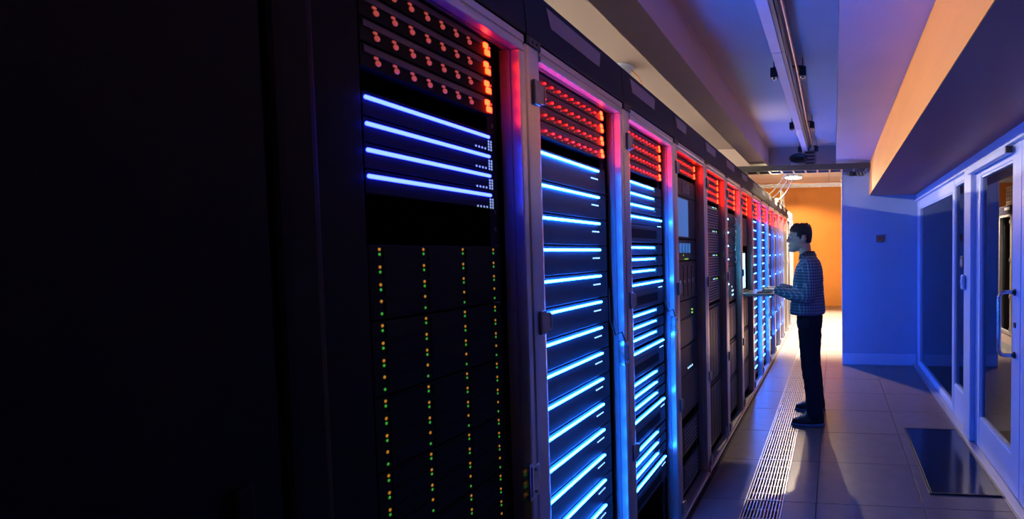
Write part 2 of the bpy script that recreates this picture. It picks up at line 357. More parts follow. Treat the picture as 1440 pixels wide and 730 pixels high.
# wire basket standing on the far cabinets
t = thing('wire_basket', 'white wire mesh cable basket standing on top of the far cabinets', 'cable tray', (-1.06, 9.2, 2.2205))
def wm(bm):
    for k in range(7): tube(bm, [(0.14, 0.10 * k, 0.0), (0.14, 0.10 * k, 0.34)], 0.006, 5)
    for k in range(6): tube(bm, [(0.14, 0, 0.008 + 0.065 * k), (0.14, 0.6, 0.008 + 0.065 * k)], 0.006, 5)
    for k in range(7): tube(bm, [(-0.1, 0.10 * k, 0.008), (0.14, 0.10 * k, 0.008)], 0.006, 5)
obj('mesh', M(wm, 'wm', 'cable_white'), t); obj('base_strip', B('wall_paint', 0.12, 0.15, 0, 0.6, 0, 0.012), t)
# fittings in the notch above the partition
t = thing('junction_box', 'small black box in the notch above the pale partition', 'box', (0.225, YP + 0.01, 2.4205))
obj('body', B('plastic_black', -0.03, 0.03, 0, 0.07, 0, 0.10, bev=0.004), t); obj('lid', B('dark_steel', -0.026, 0.026, -0.006, -0.0005, 0.006, 0.094), t)
def sl(bm):
    for k in range(3): tube(bm, [(0.27 + 0.045 * k, YP + 0.05, 2.53), (0.31 + 0.045 * k, YP + 0.05, 2.425)], 0.009, 8)
o = obj('pipe_stub', M(sl, 'sl', 'cable_white')); o['label'] = 'slanting pale pipe stubs in the notch above the partition'; o['category'] = 'pipe'
# smoke detector on the recess ceiling
t = thing('smoke_detector', 'round white smoke detector with orange wire on the beige ceiling', 'smoke detector', (-1.50, 3.70, ZC))
def sd(bm):
    tube(bm, [(0, 0, 0), (0, 0, -0.015), (0, 0, -0.016), (0, 0, -0.045), (0, 0, -0.055)], [0.075, 0.075, 0.058, 0.05, 0.03], 24)
obj('body', M(sd, 'sd', 'frame_white', True), t)
obj('wire', M(lambda bm: tube(bm, [(0.05, 0.02, -0.02), (0.09, 0.06, -0.06), (0.10, 0.12, -0.12), (0.09, 0.17, -0.20)], 0.004, 6), 'wr', 'cable_orange', True), t)

# lamps that light the place
def hot_lamp(y, i):
    t = thing('tube_lamp', ['near', 'middle', 'far'][i] + ' fluorescent tube lamp on the wall behind the cabinets', 'lamp', (-3.0, y, 2.58), 'tube lamps behind the cabinets')
    obj('fixture', B('frame_white', -0.299, -0.03, -1.35, 1.35, -0.03, 0.05), t)
    obj('tube', M(lambda bm: tube(bm, [(0, -1.3, 0), (0, 1.3, 0)], 0.016, 10), 'tb', 'tube_glow', True), t)
    for s in (-1.3, 1.3): obj('socket', B('plastic_black', -0.03, 0.018, s - 0.02 if s < 0 else s, s if s < 0 else s + 0.02, -0.022, 0.022), t)
for i, y in enumerate((1.2, 4.2, 7.2)): hot_lamp(y, i)
t = thing('pendant_lamp', 'warm pendant lamp hanging behind the cross beam', 'lamp', (-0.50, 7.72, 2.72))
def shade(bm): tube(bm, [(0, 0, 0.13), (0, 0, 0.12), (0, 0, -0.055)], [0.01, 0.09, 0.16], 28, cap=False)  # unseen shade, rim lowered to keep the bulb's light off the bulkhead
obj('shade', M(shade, 'sh', 'frame_white', True), t); obj('cord', M(lambda bm: tube(bm, [(0, 0, 0.13), (0, 0, 0.48)], 0.006, 6), 'cd', 'plastic_black'), t)
l = bpy.data.lights.new('pendant_bulb', 'POINT'); l.energy = PENDANT_W; l.color = (1.0, 0.80, 0.52); l.shadow_soft_size = 0.03
lo = bpy.data.objects.new('pendant_bulb', l); C.objects.link(lo); lo.parent = t; lo.location = (0, 0, 0.0)
t = thing('spot_lamp', 'ceiling spotlight washing the far orange wall', 'lamp', (-1.9, 11.6, 3.0))
obj('head', M(lambda bm: tube(bm, [(0, 0, 0.06), (0.02, 0.03, 0.02), (0.03, 0.05, -0.01)], [0.05, 0.07, 0.07], 20), 'hd', 'plastic_black', True), t); obj('stem', M(lambda bm: tube(bm, [(0, 0, 0.06), (0, 0, 0.2)], 0.012, 8), 'st', 'plastic_black'), t)
l = bpy.data.lights.new('spot_beam', 'SPOT'); l.energy = FAR_SPOT_W; l.color = (1.0, 0.66, 0.26); l.spot_size = math.radians(78); l.spot_blend = 0.35; l.shadow_soft_size = 0.06
lo = bpy.data.objects.new('spot_beam', l); C.objects.link(lo); lo.parent = t; lo.location = (0.03, 0.06, -0.03)
lo.rotation_euler = (Vector((-0.9, YE, 0.5)) - Vector((-1.87, 11.66, 2.97))).to_track_quat('-Z', 'Y').to_euler()

# ------------------------------------------------------------------ server cabinets
WK = 0.657
def YK(k): return 0.69 + WK * k
ZT = 2.215
def left_post(bm):   # rounded aluminium profile, front face u 0.003..0.073
    prism(bm, [(-0.044, 0.004), (-0.006, 0.004), (-0.001, 0.009), (0.0, 0.020), (0.0, 0.060), (-0.002, 0.068), (-0.006, 0.073), (-0.012, 0.075), (-0.044, 0.075)], 0.056, 2.045)
def right_post(bm):  # slotted profile: the side turned to the opening carries a groove
    prism(bm, [(-0.058, 0.632), (-0.030, 0.632), (-0.030, 0.638), (-0.024, 0.638), (-0.024, 0.632), (-0.003, 0.632), (0.0, 0.635), (0.0, 0.653), (-0.058, 0.653)], 0.056, 2.018)
def top_rail(bm):
    prism(bm, [(-0.05, 2.02), (-0.032, 2.02), (-0.032, 2.027), (-0.026, 2.027), (-0.026, 2.02), (-0.002, 2.02), (0.0, 2.022), (0.0, 2.034), (-0.004, 2.037), (-0.004, 2.043), (0.0, 2.046), (0.0, 2.063), (-0.05, 2.063)], 0.0765, 0.653, 'y')
def bottom_rail(bm):
    prism(bm, [(-0.05, 0.004), (0.0, 0.004), (0.0, 0.018), (-0.006, 0.022), (-0.006, 0.034), (0.0, 0.038), (0.0, 0.054), (-0.05, 0.054)], 0.002, 0.654, 'y')
def header(bm):
    prism(bm, [(-0.06, 2.066), (0.004, 2.066), (0.006, 2.072), (-0.004, 2.205), (-0.014, ZT), (-0.06, ZT)], 0.002, 0.655, 'y')
def cap(bm):
    prism(bm, [(-0.04, 0.002), (0.004, 0.002), (0.007, 0.012), (0.007, 0.066), (-0.002, 0.076), (-0.04, 0.076)], 2.046, 2.066)
    tube(bm, [(0.004, 0.028, 2.056), (0.0095, 0.028, 2.056)], 0.004, 8); tube(bm, [(0.004, 0.048, 2.056), (0.0095, 0.048, 2.056)], 0.004, 8)
def hinge(bm):
    box(bm, 0.0005, 0.009, 0.030, 0.058, -0.034, 0.034, bev=0.003)
    box(bm, -0.010, 0.010, 0.0755, 0.083, -0.022, 0.022, bev=0.002)
    box(bm, 0.001, 0.008, 0.056, 0.078, -0.026, 0.026)
CARC = [('side_panel', (-1.02, -0.06, 0.0005, 0.004, 0.002, ZT - 0.001)), ('side_panel', (-1.02, -0.06, 0.653, 0.6565, 0.002, ZT - 0.001)), ('back_panel', (-1.03, -1.0205, 0.0005, 0.6565, 0.002, ZT - 0.001)),
        ('base_panel', (-1.02, -0.06, 0.0045, 0.6525, 0.002, 0.012)), ('roof_panel', (-1.02, -0.0605, 0.0045, 0.6525, ZT - 0.012, ZT - 0.001))]
CARC = [(n, B('carcass_black', *a)) for n, a in CARC]
def carcass(r):
    for n, me in CARC: obj(n, me, r)
def mrail(bm):
    box(bm, -0.075, -0.070, 0.590, 0.6295, 0.06, 2.0); box(bm, -0.075, -0.070, 0.030, 0.052, 0.06, 2.0)
def mholes(bm):
    for k in range(42): box(bm, -0.0697, -0.0685, 0.606, 0.613, 0.10 + 0.045 * k, 0.11 + 0.045 * k)
def label_plate(u0, u1):
    def f(bm):
        x = lambda z: 0.006 - (z - 2.072) * 0.010 / 0.133
        pts = [(u0, 2.134), (u1 - 0.018, 2.134), (u1, 2.188), (u0 - 0.014, 2.188)]
        a = [bm.verts.new((x(z) + 0.0004, u, z)) for u, z in pts]; b = [bm.verts.new((x(z) + 0.0018, u, z)) for u, z in pts]
        bm.faces.new(a[::-1]); bm.faces.new(b)
        for i in range(4): bm.faces.new((a[i], a[(i + 1) % 4], b[(i + 1) % 4], b[i]))
    return M(f, 'label', 'label_grey')
def latch(bm):
    box(bm, -0.020, 0.004, 0.616, 0.6315, -0.05, 0.05, bev=0.002)
    box(bm, 0.0005, 0.008, 0.622, 0.654, -0.042, 0.042, bev=0.002)
    for z in (-0.03, 0.03): tube(bm, [(0.008, 0.640, z), (0.012, 0.640, z)], 0.005, 8)
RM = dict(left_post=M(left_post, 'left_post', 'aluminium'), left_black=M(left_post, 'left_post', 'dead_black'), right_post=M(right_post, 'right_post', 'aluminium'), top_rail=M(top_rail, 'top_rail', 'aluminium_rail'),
          bottom_rail=M(bottom_rail, 'bottom_rail', 'aluminium_rail'), header=M(header, 'header', 'header_navy'), cap=M(cap, 'cap', 'plastic_black'), hinge=M(hinge, 'hinge', 'grey_steel'),
          mrail=M(mrail, 'mrail', 'black_metal'), mholes=M(mholes, 'mholes', 'grey_steel'), latch=M(latch, 'latch', 'chrome'))
LBL = {1: (0.13, 0.47), 2: (0.10, 0.385), 3: (0.06, 0.25), 4: (0.06, 0.33), 5: (0.06, 0.37), 6: (0.08, 0.36), 7: (0.1, 0.4), 8: (0.1, 0.36), 0: (0.1, 0.4)}
CAB_LABEL = {0: 'nearest open server cabinet, mostly dark, with rows of dim red lamps at top',
             1: 'second open server cabinet, aluminium framed, filled with evenly spaced long blue light bars',
             2: 'third open server cabinet, aluminium framed, with groups of short and long blue bars',
             3: 'fourth open server cabinet, with a pale blue panel inside, aluminium framed',
             4: 'fifth open server cabinet, holding black louvred servers, aluminium framed',
             5: 'sixth open server cabinet, mostly dark inside, just before the pulled-out keyboard tray',
             6: 'seventh open server cabinet, from which the keyboard tray slides out',
             7: 'eighth open server cabinet, its blue bars showing as the nearer column of bright dots',
             8: 'ninth open server cabinet, its blue bars showing as the farther column of bright dots'}
for k in range(0, 15):
    lab = CAB_LABEL.get(k, '%s server cabinet from the left, beyond the man, at the far part of the row' % ORD[k])
    if k == 14: lab = 'last server cabinet at the far end of the row, before the orange wall'
    r = thing('server_rack', lab, 'server rack', (XR, YK(k), 0), 'server cabinets along the aisle')
    obj('left_post', RM['left_black'] if k == 0 else RM['left_post'], r)  # nearest left post blackened to imitate darkness
    obj('right_post', RM['right_post'], r); obj('top_rail', RM['top_rail'], r); obj('bottom_rail', RM['bottom_rail'], r)
    hp = obj('header_panel', RM['header'], r); carcass(r); obj('corner_cap', RM['cap'], r)
    a, b = LBL.get(k, (0.1, 0.38)); obj('name_plate', label_plate(a, b), hp, label='blank grey name plate')
    if k > 0:
        for z in (1.925, 1.285, 0.66, 0.10): obj('hinge', RM['hinge'], r, (0, 0, z))
    mr = obj('mounting_rail', RM['mrail'], r)
    if k < 6: obj('rail_holes', RM['mholes'], mr, kind='stuff')
    if k in (0, 1, 2): obj('latch_plate', RM['latch'], r, (0, 0, {0: 0.86, 1: 1.085, 2: 1.10}[k]), label='bright screwed latch plate')
    if k in (1, 2):
        z = {1: 1.085, 2: 1.10}[k]
        obj('latch_wire', M(lambda bm: tube(bm, [(0.002, 0.628, z + 0.045), (-0.004, 0.612, z + 0.085), (-0.025, 0.60, z + 0.075), (-0.045, 0.595, z + 0.13), (-0.05, 0.60, z + 0.26)], 0.0035, 6), 'lw', 'plastic_black', True), r)
# closed cabinet next to the camera, the fall into darkness put into its colour
r = thing('server_rack', 'closed cabinet coloured black to imitate darkness, nearest the camera', 'server rack', (XR, YK(-1), 0), 'server cabinets along the aisle')
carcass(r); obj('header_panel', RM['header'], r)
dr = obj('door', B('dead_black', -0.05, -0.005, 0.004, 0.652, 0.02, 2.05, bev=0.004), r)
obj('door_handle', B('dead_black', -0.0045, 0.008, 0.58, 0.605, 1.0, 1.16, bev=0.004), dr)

# ------------------------------------------------------------------ equipment in the cabinets
XF = -0.046            # face plane of the servers, behind the cabinet front
U0, U1 = 0.056, 0.585
def cabname(k): return 'nearest open cabinet' if k == 0 else '%s open cabinet from left' % ORD[k]
_cache = {}
def cached(key, fn):
    if key not in _cache: _cache[key] = fn()
    return _cache[key]
def face_mesh(h, u0=U0, u1=U1, m='server_face', depth=0.62):
    def f(bm):
        box(bm, XF - depth, XF - 0.012, u0 + 0.004, u1 - 0.004, -h / 2 + 0.001, h / 2 - 0.001)
        box(bm, XF - 0.0115, XF, u0, u1, -h / 2 + 0.0008, h / 2 - 0.0008, bev=0.0015)
    return cached(('face', h, u0, u1, m), lambda: M(f, 'face', m))
def bar_mesh(u0, u1, m, th=0.0080):
    def f(bm): tube(bm, [(XF + 0.004, u0, 0), (XF + 0.004, u1, 0)], th / 2, 8)
    return cached(('bar', u0, u1, m, th), lambda: M(f, 'bar', m, True))
def dots_mesh(pts, m, s=0.0025):
    def f(bm):
        for u, z in pts: ball(bm, (XF + 0.0012, u, z), (0.0015, s * 1.15, s * 1.15), 6, 4)
    return M(f, 'dots', m)
def strip_server(k, z, i, h, u_end, kind, dim=False, dots=True, u_start=0.082):
    t = thing('server', '%s, %s from top, %s' % (kind, ORD[i], cabname(k)), 'server', (XR, YK(k), z - 0.012), 'servers with light bars in the %s' % cabname(k))
    off = 0.012
    f0 = U0 if k else 0.20
    u_s = max(u_start, f0 + 0.004)
    obj('faceplate', face_mesh(h, f0, U1, 'server_face' if k else 'dead_black'), t, (0, 0, off - h / 2 + 0.014))  # nearest faceplates take the near-black copy, darkness put into the colour
    obj('light_bar', bar_mesh(u_s, u_end, 'blue_led_dim' if dim else 'blue_led'), t, (0, 0, off))
    if dots:
        if k == 0: pts = [(u_end - 0.045 + 0.0115 * j, -0.030) for j in range(4)] + [(u_end + 0.003 + 0.009 * a, -0.010 - 0.0068 * b) for a in range(2) for b in range(4)]
        elif dots == 'pair': pts = [(u_end + 0.018 + 0.012 * a, 0.006 - 0.008 * b) for a in range(2) for b in range(3)]
        else: pts = [(u_end - 0.050 + 0.012 * j, -0.030) for j in range(5)]
        m = 'white_dot_dim' if k == 0 else ('cyan_dot_dim' if dots == 'pair' else 'white_dot')
        obj('status_lights', cached(('dots', k == 0, dots, u_end), lambda: dots_mesh(pts, m, 0.0024 if k else 0.0026)), t, (0, 0, off), kind='stuff')
    return t
def red_blade(k, z, i, n=9):
    t = thing('blade_server', 'thin blade server with row of red lamps, %s from top, %s' % (ORD[i], cabname(k)), 'server', (XR, YK(k), z - 0.022), 'blade servers with red lamps')
    f0 = U0 if k else 0.20
    obj('faceplate', face_mesh(0.0455, f0, 0.575, 'server_face' if k else 'dead_black'), t, (0, 0, 0.022))
    obj('band', cached(('band', f0), lambda: B('blade_band', XF + 0.0003, XF + 0.003, max(f0 + 0.006, 0.082), 0.545, 0.006, 0.018, bev=0.0)), t, (0, 0, 0.022))
    if k == 0:
        lm = cached('bigred', lambda: M(lambda bm: ball(bm, (XF + 0.004, 0, 0), (0.004, 0.0055, 0.0058), 8, 5), 'lamp', 'red_led_dim', True))
        lm2 = cached('smallred', lambda: M(lambda bm: ball(bm, (XF + 0.003, 0, 0), (0.003, 0.005, 0.003), 8, 5), 'lamp', 'red_led_dim', True))
        for j in range(7):
            u = 0.235 + 0.0435 * j
            obj('red_lamp', lm, t, (0, u, 0.022 - 0.008)); obj('red_lamp', lm2, t, (0, u - 0.003, 0.022 + 0.001))
    else:
        nn = 11
        def f(bm):
            for j in range(nn):
                u = 0.085 + 0.042 * j
                ball(bm, (XF + 0.003, u, -0.003), (0.004, 0.0040, 0.0028), 6, 4)
        obj('red_lamps', cached('redrow', lambda: M(f, 'redrow', 'red_led')), t, (0, 0, 0.022), kind='stuff')
    if k:
        def f2(bm):
            for j in range(nn): ball(bm, (XF + 0.002, 0.097 + 0.042 * j, -0.013), (0.002, 0.0028, 0.0020), 6, 4)
        obj('dim_lamps', cached('redrow2', lambda: M(f2, 'redrow2', 'red_led_dim')), t, (0, 0, 0.022), kind='stuff')
    def blk(bm):
        box(bm, XF + 0.0002, XF + 0.007, 0.548, 0.562, 0.000, 0.014, bev=0.003); box(bm, XF + 0.0002, XF + 0.007, 0.553, 0.569, -0.016, -0.001, bev=0.003)
    obj('warning_lamp', cached('blk', lambda: M(blk, 'blk', 'orange_led')), t, (0, 0, 0.022))
    def side(bm):
        for j in range(2): box(bm, XF + 0.0002, XF + 0.004, 0.5695, 0.5735, -0.016 + 0.02 * j, -0.011 + 0.02 * j)
    obj('edge_lamps', cached('edge', lambda: M(side, 'edge', 'red_led_dim')), t, (0, 0, 0.022), kind='stuff')
def panel(k, z0, z1, name, label, u0=U0, u1=U1, m='server_face'):
    t = thing(name, label, 'server', (XR, YK(k), z0))
    obj('faceplate', face_mesh(round(z1 - z0, 4), u0, u1, m), t, (0, 0, (z1 - z0) / 2))
    return t

RZ = [1.994, 1.947, 1.900, 1.853]
for k in range(0, 13):
    for i in range(2 if k == 3 else 4): red_blade(k, RZ[i], i)

# nearest cabinet: four light bars and nine storage arrays with amber and green lamps
t = thing('darkening_panel', 'added black sheet imitating darkness in the left part of the nearest open cabinet', 'panel', (XR, YK(0), 0.06))  # made-up sheet, imitates the fall into darkness on the left
obj('sheet', B('dead_black', XF - 0.01, XF, 0.053, 0.198, 0, 1.95, bev=0.002), t); obj('fold', B('dead_black', XF - 0.06, XF - 0.0105, 0.053, 0.058, 0, 1.95), t)
for i in range(4): strip_server(0, 1.774 - 0.0487 * i, i, 0.047, 0.555, 'dark server with dim pale light bar', dim=True)
for i in range(9):
    zc = 1.50 - 0.147 * i
    t = thing('storage_array', 'dark storage array with amber and green lamps, %s from top, nearest open cabinet' % ORD[i], 'server', (XR, YK(0), zc - 0.145), 'storage arrays in the nearest cabinet')
    obj('faceplate', face_mesh(0.145, 0.20, 0.585, 'dead_black'), t, (0, 0, 0.0725))
    am, gr = [], []
    for u in (0.223, 0.332, 0.451, 0.562):
        for j, z in enumerate((0.136, 0.102, 0.068)):
            am.append((u, z)); gr.append((u, z - 0.0095))
        am.append((u, 0.036)); gr.append((u, 0.012))
    obj('amber_lamps', cached('amb', lambda: dots_mesh(am, 'amber_led', 0.0028)), t, kind='stuff'); obj('green_lamps', cached('grn', lambda: dots_mesh(gr, 'green_led', 0.0026)), t, kind='stuff')
    dm = cached('drive', lambda: B('dead_black', XF + 0.0002, XF + 0.0022, 0.004, 0.096, 0.004, 0.030))
    for u in (0.228, 0.341, 0.457):
        for z in (0.108, 0.074, 0.040, 0.004): obj('drive_cover', dm, t, (0, u, z))
pm = cached('patch', lambda: M(lambda bm: [box(bm, -0.069, -0.062, 0.598, 0.608, 0.011 * j, 0.011 * j + 0.008) for j in range(6)] and box(bm, -0.069, -0.064, 0.588, 0.597, 0, 0.066), 'patch', 'port_metal'))
for i, z in enumerate((1.35, 1.255, 1.15)):
    t = thing('cable_bracket', 'small grey toothed cable bracket on the rail, %s from top, nearest open cabinet' % ORD[i], 'bracket', (XR, YK(0), z), 'cable brackets in the nearest cabinet')
    obj('comb', pm, t)

for i in range(17): strip_server(1, 1.78 - 0.0965 * i, i, 0.094, 0.518, 'black server with long blue bar')
n = 0; ns = 0; nl = 0
for gI in range(5):
    z = 1.783 - 0.300 * gI
    for j in range(3):
        strip_server(2, z - 0.048 * j if gI == 0 else z + 0.018 - 0.053 * j, ns, 0.046, 0.452, 'black server with short blue bar', dots='pair'); ns += 1
    strip_server(2, z - 0.147, nl, 0.046 if gI else 0.046, 0.566, 'black server with long blue bar'); nl += 1
    tt = panel(2, z - 0.147 - 0.112, z - 0.147 - 0.034, 'server', 'plain black server between blue bar groups, %s from top, third open cabinet' % ORD[gI])
    obj('vent_slot', B('dead_black', XF + 0.0002, XF + 0.0016, 0.09, 0.5, 0.02, 0.06), tt)
# fourth cabinet
t = panel(3, 1.80, 1.90, 'server', 'dark appliance with small grille above the pale blue panel, fourth open cabinet')
for j in range(5): obj('fin', B('port_metal', XF + 0.0003, XF + 0.004, 0.30 + 0.03 * j, 0.312 + 0.03 * j, 0.02, 0.08), t)
t = panel(3, 1.555, 1.797, 'console_display', 'pale blue glowing flat panel in the fourth open cabinet')
obj('bezel', B('black_metal', XF + 0.0004, XF + 0.006, 0.09, 0.40, 0.004, 0.236), t); obj('screen', B('screen_blue', XF + 0.0064, XF + 0.008, 0.10, 0.388, 0.012, 0.228), t)
t = panel(3, 1.43, 1.55, 'server', 'server with pale blue drive windows below the glowing panel, fourth open cabinet')
for j in range(6): obj('drive_window', B('screen_blue', XF + 0.0004, XF + 0.003, 0.10 + 0.06 * j, 0.145 + 0.06 * j, 0.045, 0.10), t)
obj('green_lamps', dots_mesh([(0.30, 0.03), (0.36, 0.008), (0.39, 0.008), (0.33, 0.008)], 'lime_led', 0.004), t, kind='stuff')
t = panel(3, 1.20, 1.425, 'server', 'dark modular server with faint blue bays, fourth open cabinet')
for j in range(5):
    b = obj('module', B('server_face', XF + 0.0003, XF + 0.012, 0.09 + 0.085 * j, 0.165 + 0.085 * j, 0.02, 0.20, bev=0.003), t); obj('module_window', B('cyan_dot_dim' if j == 1 else 'port_metal', XF + 0.0122, XF + 0.0132, 0.10 + 0.085 * j, 0.12 + 0.085 * j, 0.10, 0.12), b)
t = panel(3, 0.93, 1.195, 'server', 'large black storage server with two lime lamps, fourth open cabinet')
obj('lime_lamps', dots_mesh([(0.46, 0.20), (0.46, 0.18), (0.475, 0.20), (0.475, 0.18)], 'lime_led', 0.0045), t, kind='stuff'); obj('front_panel', B('server_face', XF + 0.0003, XF + 0.006, 0.09, 0.54, 0.02, 0.16), t)
t = panel(3, 0.52, 0.925, 'server', 'large black storage server with slanting row of white lamps, fourth open cabinet')
obj('white_lamps', dots_mesh([(0.36 + 0.03 * j, 0.27) for j in range(4)], 'white_dot', 0.006), t, kind='stuff'); obj('front_panel', B('server_face', XF + 0.0003, XF + 0.006, 0.09, 0.54, 0.02, 0.24), t)
for i, z in enumerate((0.30, 0.08)):
    t = panel(3, z, z + 0.17, 'network_switch', ['upper', 'lower'][i] + ' network switch with rows of grey ports, foot of fourth open cabinet')
    pp = cached('port', lambda: B('port_metal', XF + 0.0003, XF + 0.004, 0, 0.016, 0, 0.012))
    for a in range(8):
        for b in range(6): obj('port', pp, t, (0, 0.26 + 0.034 * a, 0.015 + 0.024 * b))
# fifth cabinet: louvred servers
for i in range(4):
    t = panel(4, 1.635 - 0.172 * i, 1.804 - 0.172 * i, 'server', 'black louvred server with small lamps, %s from top, fifth open cabinet' % ORD[i])
    lv = cached('louvre', lambda: B('port_metal', XF + 0.0003, XF + 0.010, 0.082, 0.55, -0.0035, 0.0035))
    for j in range(8): obj('louvre', lv, t, (0, 0, 0.016 + 0.0185 * j))
    obj('lamps', cached('lv_l', lambda: dots_mesh([(0.40, 0.162), (0.44, 0.162)], 'white_dot', 0.005)), t, kind='stuff'); obj('green_lamp', cached('lv_g', lambda: dots_mesh([(0.50, 0.162), (0.515, 0.162)], 'lime_led', 0.005)), t, kind='stuff')
t = panel(4, 0.56, 1.10, 'server', 'tall dark blade enclosure below louvred servers, fifth open cabinet')
for j in range(6): obj('blade', B('server_face', XF + 0.0003, XF + 0.010, 0.08 + 0.08 * j, 0.152 + 0.08 * j, 0.02, 0.52, bev=0.002), t)
t = panel(4, 0.10, 0.55, 'server', 'lower dark blade enclosure at the foot of fifth open cabinet')
for j in range(6): obj('blade', B('server_face', XF + 0.0003, XF + 0.010, 0.08 + 0.08 * j, 0.152 + 0.08 * j, 0.02, 0.43, bev=0.002), t)
# sixth cabinet
hook = cached('hook', lambda: M(lambda bm: tube(bm, [(XF, 0.50, 0.02), (XF + 0.02, 0.505, 0.022), (XF + 0.026, 0.51, 0.05), (XF + 0.02, 0.505, 0.078), (XF, 0.50, 0.08)], 0.005, 8), 'hook', 'chrome', True))
for i in range(4):
    t = panel(5, 1.69 - 0.11 * i, 1.797 - 0.11 * i, 'server', 'dark server with curved pull handle, %s from top, sixth open cabinet' % ORD[i]); obj('pull_handle', hook, t); obj('light_bar', bar_mesh(0.082, 0.27, 'cyan_fill', 0.010), t, (0, 0, 0.054))  # bars added out of sight behind the post to light the man's face
t = panel(5, 1.06, 1.355, 'server', 'server with cluster of blue lamps, sixth open cabinet'); obj('light_bar', bar_mesh(0.082, 0.27, 'cyan_fill', 0.010), t, (0, 0, 0.15)); obj('light_bar', bar_mesh(0.082, 0.27, 'cyan_fill', 0.010), t, (0, 0, 0.24)); obj('blue_lamps', dots_mesh([(0.42 + 0.03 * (j % 3), 0.05 + 0.035 * (j // 3)) for j in range(7)], 'white_dot', 0.008), t, kind='stuff'); obj('front_panel', B('server_face', XF + 0.0003, XF + 0.006, 0.29, 0.38, 0.02, 0.27), t)  # both bars are added fill for the man's face, hidden by the post
for i in range(3):
    t = panel(5, 0.12 + 0.31 * i, 0.42 + 0.31 * i, 'server', 'dark storage server, %s from the floor, sixth open cabinet' % ORD[i])
    for j in range(4): obj('drive_cover', B('server_face', XF + 0.0003, XF + 0.008, 0.08 + 0.12 * j, 0.19 + 0.12 * j, 0.02, 0.28, bev=0.002), t)
# seventh cabinet: dark servers below the console
for i in range(3):
    t = panel(6, 0.12 + 0.31 * i, 0.42 + 0.31 * i, 'server', 'dark storage server below the keyboard tray, %s from the floor' % ORD[i])
    for j in range(4): obj('drive_cover', B('server_face', XF + 0.0003, XF + 0.008, 0.08 + 0.12 * j, 0.19 + 0.12 * j, 0.02, 0.28, bev=0.002), t)
t = panel(6, 1.53, 1.80, 'server', 'dark server above the open console screen, seventh open cabinet'); obj('front_panel', B('server_face', XF + 0.0003, XF + 0.006, 0.08, 0.54, 0.02, 0.25), t)
# far cabinets with light bars
for i in range(18): strip_server(7, 1.80 - 0.094 * i, i, 0.092, 0.50, 'black server with blue bar', dots=False)
for i in range(18): strip_server(8, 1.80 - 0.094 * i, i, 0.092, 0.50, 'black server with blue bar', dots=False)
for k in (9, 10, 11):
    for i in range(6): strip_server(k, 1.70 - 0.28 * i, i, 0.20, 0.50, 'black server with blue bar', dots=False)
# light switches: small cables at the foot of the cabinets
for i, (k, u, z) in enumerate(((3, 0.62, 0.06), (4, 0.5, 0.1))):
    def f(bm): tube(bm, [(0.012, u - 0.02, z), (0.016, u - 0.005, z + 0.07), (0.02, u - 0.03, z + 0.05), (0.02, u + 0.01, z - 0.05)], 0.004, 6)
    o = obj('loose_cable', M(f, 'lc', 'cable_white' if i else 'cable_orange', True), None, (XR, YK(k), 0)); o['category'] = 'cable'
    o['label'] = ['short orange cable loop at the foot of the fourth open cabinet', 'short white cable loop at the foot of the fifth open cabinet'][i]

# console: screen and keyboard tray of the seventh cabinet
t = thing('console_tray', 'pulled-out console with keyboard tray and upright screen, under the hands of the man', 'console', (XR, 4.73, 1.073))
obj('tray', B('server_face', -0.05, 0.27, 0.0, 0.46, 0.0, 0.020, bev=0.003), t)
obj('front_edge', B('aluminium_rail', 0.2705, 0.282, 0.0, 0.46, -0.004, 0.022, bev=0.003), t)
obj('side_rail', B('grey_steel', -0.04, 0.27, -0.012, -0.0005, -0.004, 0.020), t); obj('side_rail', B('grey_steel', -0.04, 0.27, 0.4605, 0.472, -0.004, 0.020), t)
key = B('plastic_black', -0.0075, 0.0075, -0.0075, 0.0075, 0, 0.006, bev=0.001)
kb = obj('keyboard', B('black_metal', 0.11, 0.24, 0.04, 0.42, 0.0205, 0.027), t)
for a in range(6):
    for b in range(19): obj('key', key, kb, (0.124 + 0.0205 * a, 0.052 + 0.0197 * b, 0.0272))
sc_ = obj('screen_lid', B('black_metal', -0.05, -0.032, 0.02, 0.27, 0.022, 0.40, bev=0.004), t)
obj('screen', B('screen_white', -0.0317, -0.0304, 0.035, 0.255, 0.06, 0.385), sc_)
obj('hinge_bar', M(lambda bm: tube(bm, [(-0.038, 0.03, 0.026), (-0.038, 0.43, 0.026)], 0.009, 10), 'hb', 'grey_steel', True), t)

t = thing('floor_fill_light', 'added unseen downlight in the far ceiling beyond the beam', 'lamp', (-0.15, 10.1, ZF))  # made-up fitting out of view, added to brighten the far floor
obj('ring', M(lambda bm: tube(bm, [(0, 0, 0), (0, 0, -0.03)], [0.14, 0.12], 24, cap=False), 'ring', 'dark_steel', True), t); obj('cup', M(lambda bm: disc(bm, (0, 0, -0.012), 0.1, 0.011, 'z', 20), 'cup', 'frame_white'), t)
l = bpy.data.lights.new('floor_fill_beam', 'SPOT'); l.energy = FLOOR_FILL_W; l.color = (1.0, 0.84, 0.58); l.spot_size = math.radians(92); l.spot_blend = 0.4; l.shadow_soft_size = 0.08
lo = bpy.data.objects.new('floor_fill_beam', l); C.objects.link(lo); lo.parent = t; lo.location = (0, 0, -0.05)

